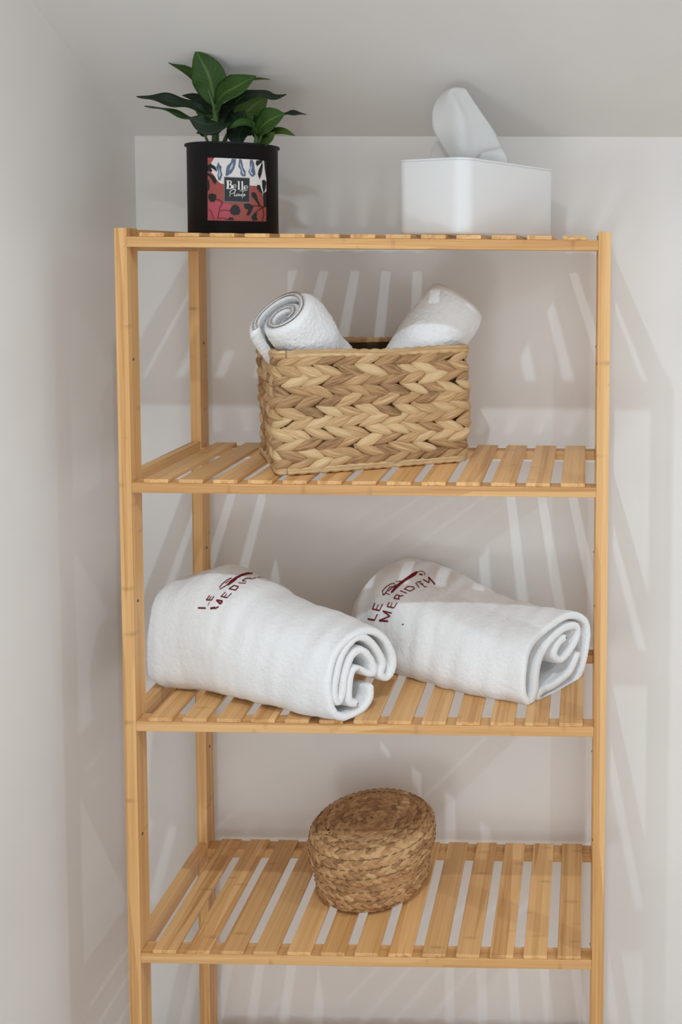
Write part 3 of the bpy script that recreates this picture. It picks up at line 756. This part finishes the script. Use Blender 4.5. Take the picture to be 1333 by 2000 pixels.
# leaves: (mid-rib polyline as (px,py,depth y)), width m, fold, facing vector hint, material
def Z(px, py, y): return onY(240 + px/3.3325, 60 + py/3.3325, y)
def leaf(pts, width, mat, face=None, cup=0.25, wave=0.0, name='leaf', peak=0.45, seed=0):
    P = resample(catmull([Z(*p) for p in pts], 8), 25); n = len(P); verts, uvs, faces = [], [], []
    nv = 8; rnd = random.Random(seed); ph = rnd.uniform(0, 6)
    for i, p in enumerate(P):
        u = i/(n-1); t = (P[min(i+1, n-1)] - P[max(i-1, 0)]).normalized()
        fc = Vector(face if face else (0, -1, .35)).normalized(); fc = (fc - t*fc.dot(t)).normalized(); sd = t.cross(fc).normalized()
        w = width*(max(0.0, math.sin(PI*min(max(u, 0), 1)**(math.log(.5)/math.log(peak))))**.85)*.5 + .0007
        if u > .85: w *= (1 - ((u-.85)/.15)**2*.35)
        for j in range(nv+1):
            v = j/nv*2-1
            q = p + sd*v*w*(1-.12*cup) + fc*(abs(v)**1.3*w*cup) + fc*math.sin(u*13+ph + (2.0 if v > 0 else 0))*wave*abs(v)*w
            verts.append(q); uvs.append((u, j/nv))
    m = len(verts); back = [v for v in verts]
    for i in range(n):
        t = (P[min(i+1, n-1)] - P[max(i-1, 0)]).normalized(); fc = Vector(face if face else (0, -1, .35)).normalized(); fc = (fc - t*fc.dot(t)).normalized()
        for j in range(nv+1): verts.append(back[i*(nv+1)+j] - fc*.0005); uvs.append((i/(n-1), j/nv))
    for i in range(n-1):
        for j in range(nv):
            a = i*(nv+1)+j; faces.append((a, a+1, a+nv+2, a+nv+1)); b = a+m; faces.append((b, b+nv+1, b+nv+2, b+1))
    for i in range(n-1):
        a = i*(nv+1); faces.append((a, a+nv+1, a+nv+1+m, a+m)); a = i*(nv+1)+nv; faces.append((a, a+m, a+nv+1+m, a+nv+1))
    return pymesh(name, verts, faces, mat, plant, uvs=uvs)
Y = pc.y
G_, D_, Y_ = M_LEAF, M_LEAFD, M_LEAFY
leaf([(592,490,Y),(585,400,Y-.004),(555,280,Y-.012),(475,128,Y-.016)], .043, G_, (.15,-1,.1), .20, .05, seed=1)
leaf([(600,500,Y),(650,420,Y-.018),(740,365,Y-.026),(868,293,Y-.024)], .039, G_, (.1,-1,.55), .22, .06, seed=2)
leaf([(590,480,Y),(530,370,Y+.005),(440,280,Y+.006),(275,190,Y+.008)], .017, Y_, (.2,-.8,1), .3, seed=3)
leaf([(640,400,Y+.015),(760,340,Y+.02),(870,318,Y+.02),(958,316,Y+.022)], .012, Y_, (0,-.5,1), .3, seed=4)
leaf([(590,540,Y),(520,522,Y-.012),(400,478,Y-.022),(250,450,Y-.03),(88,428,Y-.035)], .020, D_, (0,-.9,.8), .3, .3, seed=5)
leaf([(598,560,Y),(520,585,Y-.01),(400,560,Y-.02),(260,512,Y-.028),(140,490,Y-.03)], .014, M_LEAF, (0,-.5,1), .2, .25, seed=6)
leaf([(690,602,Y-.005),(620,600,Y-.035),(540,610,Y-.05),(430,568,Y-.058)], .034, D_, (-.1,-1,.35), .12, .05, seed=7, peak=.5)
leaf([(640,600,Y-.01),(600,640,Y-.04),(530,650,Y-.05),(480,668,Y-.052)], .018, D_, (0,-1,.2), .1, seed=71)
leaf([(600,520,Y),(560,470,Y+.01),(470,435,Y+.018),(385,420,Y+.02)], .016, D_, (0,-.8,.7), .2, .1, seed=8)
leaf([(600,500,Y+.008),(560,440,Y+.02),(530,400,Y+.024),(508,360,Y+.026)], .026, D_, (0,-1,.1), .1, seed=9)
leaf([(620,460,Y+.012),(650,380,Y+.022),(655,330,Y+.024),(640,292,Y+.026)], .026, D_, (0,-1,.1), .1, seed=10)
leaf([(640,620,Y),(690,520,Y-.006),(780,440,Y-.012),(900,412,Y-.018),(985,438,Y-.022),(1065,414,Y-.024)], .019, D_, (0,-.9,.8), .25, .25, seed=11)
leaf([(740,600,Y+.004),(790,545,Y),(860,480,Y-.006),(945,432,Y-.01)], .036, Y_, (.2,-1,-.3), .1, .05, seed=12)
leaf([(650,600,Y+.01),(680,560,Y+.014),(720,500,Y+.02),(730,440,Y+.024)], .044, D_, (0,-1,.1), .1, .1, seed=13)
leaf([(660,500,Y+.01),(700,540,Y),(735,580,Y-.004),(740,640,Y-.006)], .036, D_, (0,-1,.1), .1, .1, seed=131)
leaf([(885,700,Y-.01),(905,630,Y-.024),(960,580,Y-.034),(1056,540,Y-.036)], .036, G_, (.1,-1,.5), .18, .05, seed=14, peak=.55)
leaf([(950,560,Y),(1040,548,Y-.004),(1120,540,Y-.006),(1195,545,Y-.008)], .013, D_, (0,-.6,1), .25, .2, seed=15)
leaf([(895,712,Y-.01),(960,665,Y-.02),(1040,655,Y-.028),(1120,682,Y-.03)], .0125, Y_, (0,-.8,.6), .2, seed=16)
leaf([(900,715,Y-.012),(935,705,Y-.028),(960,690,Y-.036),(988,660,Y-.04)], .018, Y_, (.1,-1,.1), .2, seed=17)
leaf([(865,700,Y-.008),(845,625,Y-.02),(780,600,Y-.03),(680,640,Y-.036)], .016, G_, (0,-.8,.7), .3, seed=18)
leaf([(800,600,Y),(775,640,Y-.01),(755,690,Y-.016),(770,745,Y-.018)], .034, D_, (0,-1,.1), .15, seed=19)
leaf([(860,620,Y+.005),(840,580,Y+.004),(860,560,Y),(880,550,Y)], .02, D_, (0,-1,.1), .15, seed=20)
leaf([(640,560,Y+.005),(560,540,Y+.01),(510,535,Y+.012),(470,500,Y+.012)], .013, Y_, (0,-1,.3), .15, seed=21)
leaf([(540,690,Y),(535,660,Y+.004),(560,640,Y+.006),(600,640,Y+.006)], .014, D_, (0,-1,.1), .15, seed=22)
def stem(pts, r0, r1):
    P = resample(catmull([Z(*p) for p in pts], 6), 14)
    v, f = tube_data(P, lambda u, a: r0 + (r1-r0)*u, 8); pymesh('stem', v, f, M_STEM, plant)
stem([(602,800,Y),(603,700,Y),(606,600,Y),(600,480,Y)], .0054, .0036)
stem([(570,800,Y-.004),(555,730,Y-.004),(535,670,Y-.002),(560,620,Y)], .0022, .0014)
stem([(645,800,Y-.004),(670,700,Y-.008),(720,630,Y-.01),(790,592,Y-.012)], .0030, .0018)
stem([(870,810,Y-.008),(868,740,Y-.01),(872,690,Y-.01),(850,625,Y-.012)], .0044, .0022)
stem([(880,760,Y-.01),(905,690,Y-.018),(940,640,Y-.026)], .0028, .0016)
stem([(610,560,Y),(580,450,Y-.004),(555,380,Y-.006)], .0030, .0012)
stem([(610,540,Y),(640,470,Y-.012),(680,420,Y-.02)], .0028, .0012)
stem([(640,640,Y+.004),(670,560,Y+.006),(700,480,Y+.006)], .002, .0012)

# ------------------------------------------------------------------ tissue box and tissue
tb = Vector((0.4226, 0.0095, ZT)); ta = 1.0507
tu = Vector((math.cos(ta), math.sin(ta), 0)); tw = Vector((-math.sin(ta), math.cos(ta), 0)); TA, TB, TH = 0.213, 0.111, 0.0945
tcen = tb + tu*TA/2 + tw*TB/2
tbox = empty('tissue_box', (tcen.x, tcen.y, ZT), 'white plastic tissue box with rounded corners, on the right of the top shelf', 'tissue box')
def rr_loop(hx, hy, r, n=8):
    out = []
    for cx, cy, a0 in ((hx-r, hy-r, 0), (-hx+r, hy-r, 90), (-hx+r, -hy+r, 180), (hx-r, -hy+r, 270)):
        for i in range(n+1): a = math.radians(a0+90*i/n); out.append((cx+r*math.cos(a), cy+r*math.sin(a)))
    return out
def loft(name, levels, mat, parent, cap0=True, cap1=True):
    verts, faces = [], []; n = None
    for hx, hy, r, z in levels:
        lp = rr_loop(hx, hy, r); n = len(lp)
        for x, y in lp: verts.append(Vector((tcen.x, tcen.y, ZT)) + tu*x + tw*y + Vector((0, 0, z)))
    for i in range(len(levels)-1):
        for k in range(n): a = i*n+k; b = i*n+(k+1) % n; faces.append((a, b, b+n, a+n))
    if cap0: faces.append(tuple(range(n))[::-1])
    if cap1: faces.append(tuple((len(levels)-1)*n + k for k in range(n)))
    return pymesh(name, verts, faces, mat, parent)
hx, hy = TA/2, TB/2
loft('body', [(hx-.004, hy-.004, .016, 0), (hx-.0015, hy-.0015, .019, .0015), (hx-.0005, hy-.0005, .02, .005), (hx, hy, .02, TH-.006), (hx, hy, .02, TH-.0034), (hx-.0004, hy-.0004, .0197, TH-.0031), (hx-.003, hy-.003, .018, TH-.0031), (hx-.003, hy-.003, .018, .004)], M_PLASTIC, tbox, True, True)
ld = loft('lid', [(hx-.0004, hy-.0004, .0197, TH-.0030), (hx, hy, .02, TH-.0027), (hx, hy, .02, TH-.0012), (hx-.0012, hy-.0012, .019, TH), (hx-.03, hy-.045, .006, TH), (hx-.03, hy-.045, .006, TH-.003), (hx-.0035, hy-.0035, .018, TH-.0030)], M_PLASTIC, tbox, False, False)
# tissue: folded sheets rising from the slot
def T_(x, y, d): return onY(720 + x/2.666, 140 + y/2.666, d)
def sheet(rows, name, parent=None, label=None, cat=None, nu=26, nv=20, th=.0004, wr=.0016):
    """rows: list of rows of (x,y,depth) control points, bottom to top"""
    R = [resample(catmull([T_(*p) for p in r], 6), nu) for r in rows]
    colz = [resample(catmull([R[k][i] for k in range(len(R))], 6), nv) for i in range(nu)]
    verts, faces, uvs = [], [], []
    for s in (0, 1):
        for i in range(nu):
            for j in range(nv):
                p = colz[i][j].copy(); p.y += noise.noise(p*38)*wr + noise.noise(p*95)*wr*.4 + s*th*2; verts.append(p); uvs.append((i/nu, j/nv))
    m = nu*nv
    for i in range(nu-1):
        for j in range(nv-1):
            a = i*nv+j; faces.append((a, a+nv, a+nv+1, a+1)); b = a+m; faces.append((b, b+1, b+nv+1, b+nv))
    for i in range(nu-1):
        for j in (0, nv-1): a = i*nv+j; faces.append((a, a+nv, a+nv+m, a+m))
    for j in range(nv-1):
        for i in (0, nu-1): a = i*nv+j; faces.append((a, a+1, a+1+m, a+m))
    o = pymesh(name, verts, faces, M_TISSUE, parent, uvs=uvs)
    if label: o['label'] = label; o['category'] = cat
    return o
d0 = tcen.y
ts = empty('tissue', (tcen.x, tcen.y, ZT + TH - .003), 'white paper tissue standing out of the slot of the tissue box', 'tissue')
sheet([[(440,470,d0-.012),(490,470,d0-.022),(560,470,d0-.008),(640,470,d0+.002),(712,470,d0+.006)],
       [(392,400,d0-.010),(484,405,d0-.026),(560,400,d0-.010),(640,400,d0),(698,396,d0+.004)],
       [(345,320,d0-.006),(478,310,d0-.024),(540,310,d0-.010),(600,310,d0),(660,315,d0+.004)],
       [(331,270,d0-.004),(470,230,d0-.022),(520,230,d0-.010),(570,230,d0),(604,234,d0+.004)],
       [(338,182,d0),(440,160,d0-.018),(480,150,d0-.008),(520,150,d0),(548,152,d0+.004)],
       [(384,112,d0+.004),(420,100,d0-.010),(450,95,d0-.004),(490,100,d0),(520,108,d0+.004)],
       [(434,82,d0+.004),(450,81,d0-.004),(470,82,d0-.001),(490,84,d0+.001),(505,88,d0+.004)]], 'front_ply', ts)
sheet([[(310,470,d0+.024),(380,470,d0+.018),(440,470,d0+.012)],[(330,410,d0+.022),(380,405,d0+.016),(430,405,d0+.012)],[(352,362,d0+.018),(390,360,d0+.014),(430,370,d0+.012)]], 'back_ply', ts, nu=12, nv=10)
sheet([[(560,475,d0-.012),(640,475,d0-.008),(735,475,d0-.002)],[(585,432,d0-.014),(650,420,d0-.012),(722,440,d0-.004)],[(590,424,d0-.013),(640,410,d0-.010),(694,394,d0-.002)]], 'side_ply', ts, nu=12, nv=10)
print('strands', cnt)
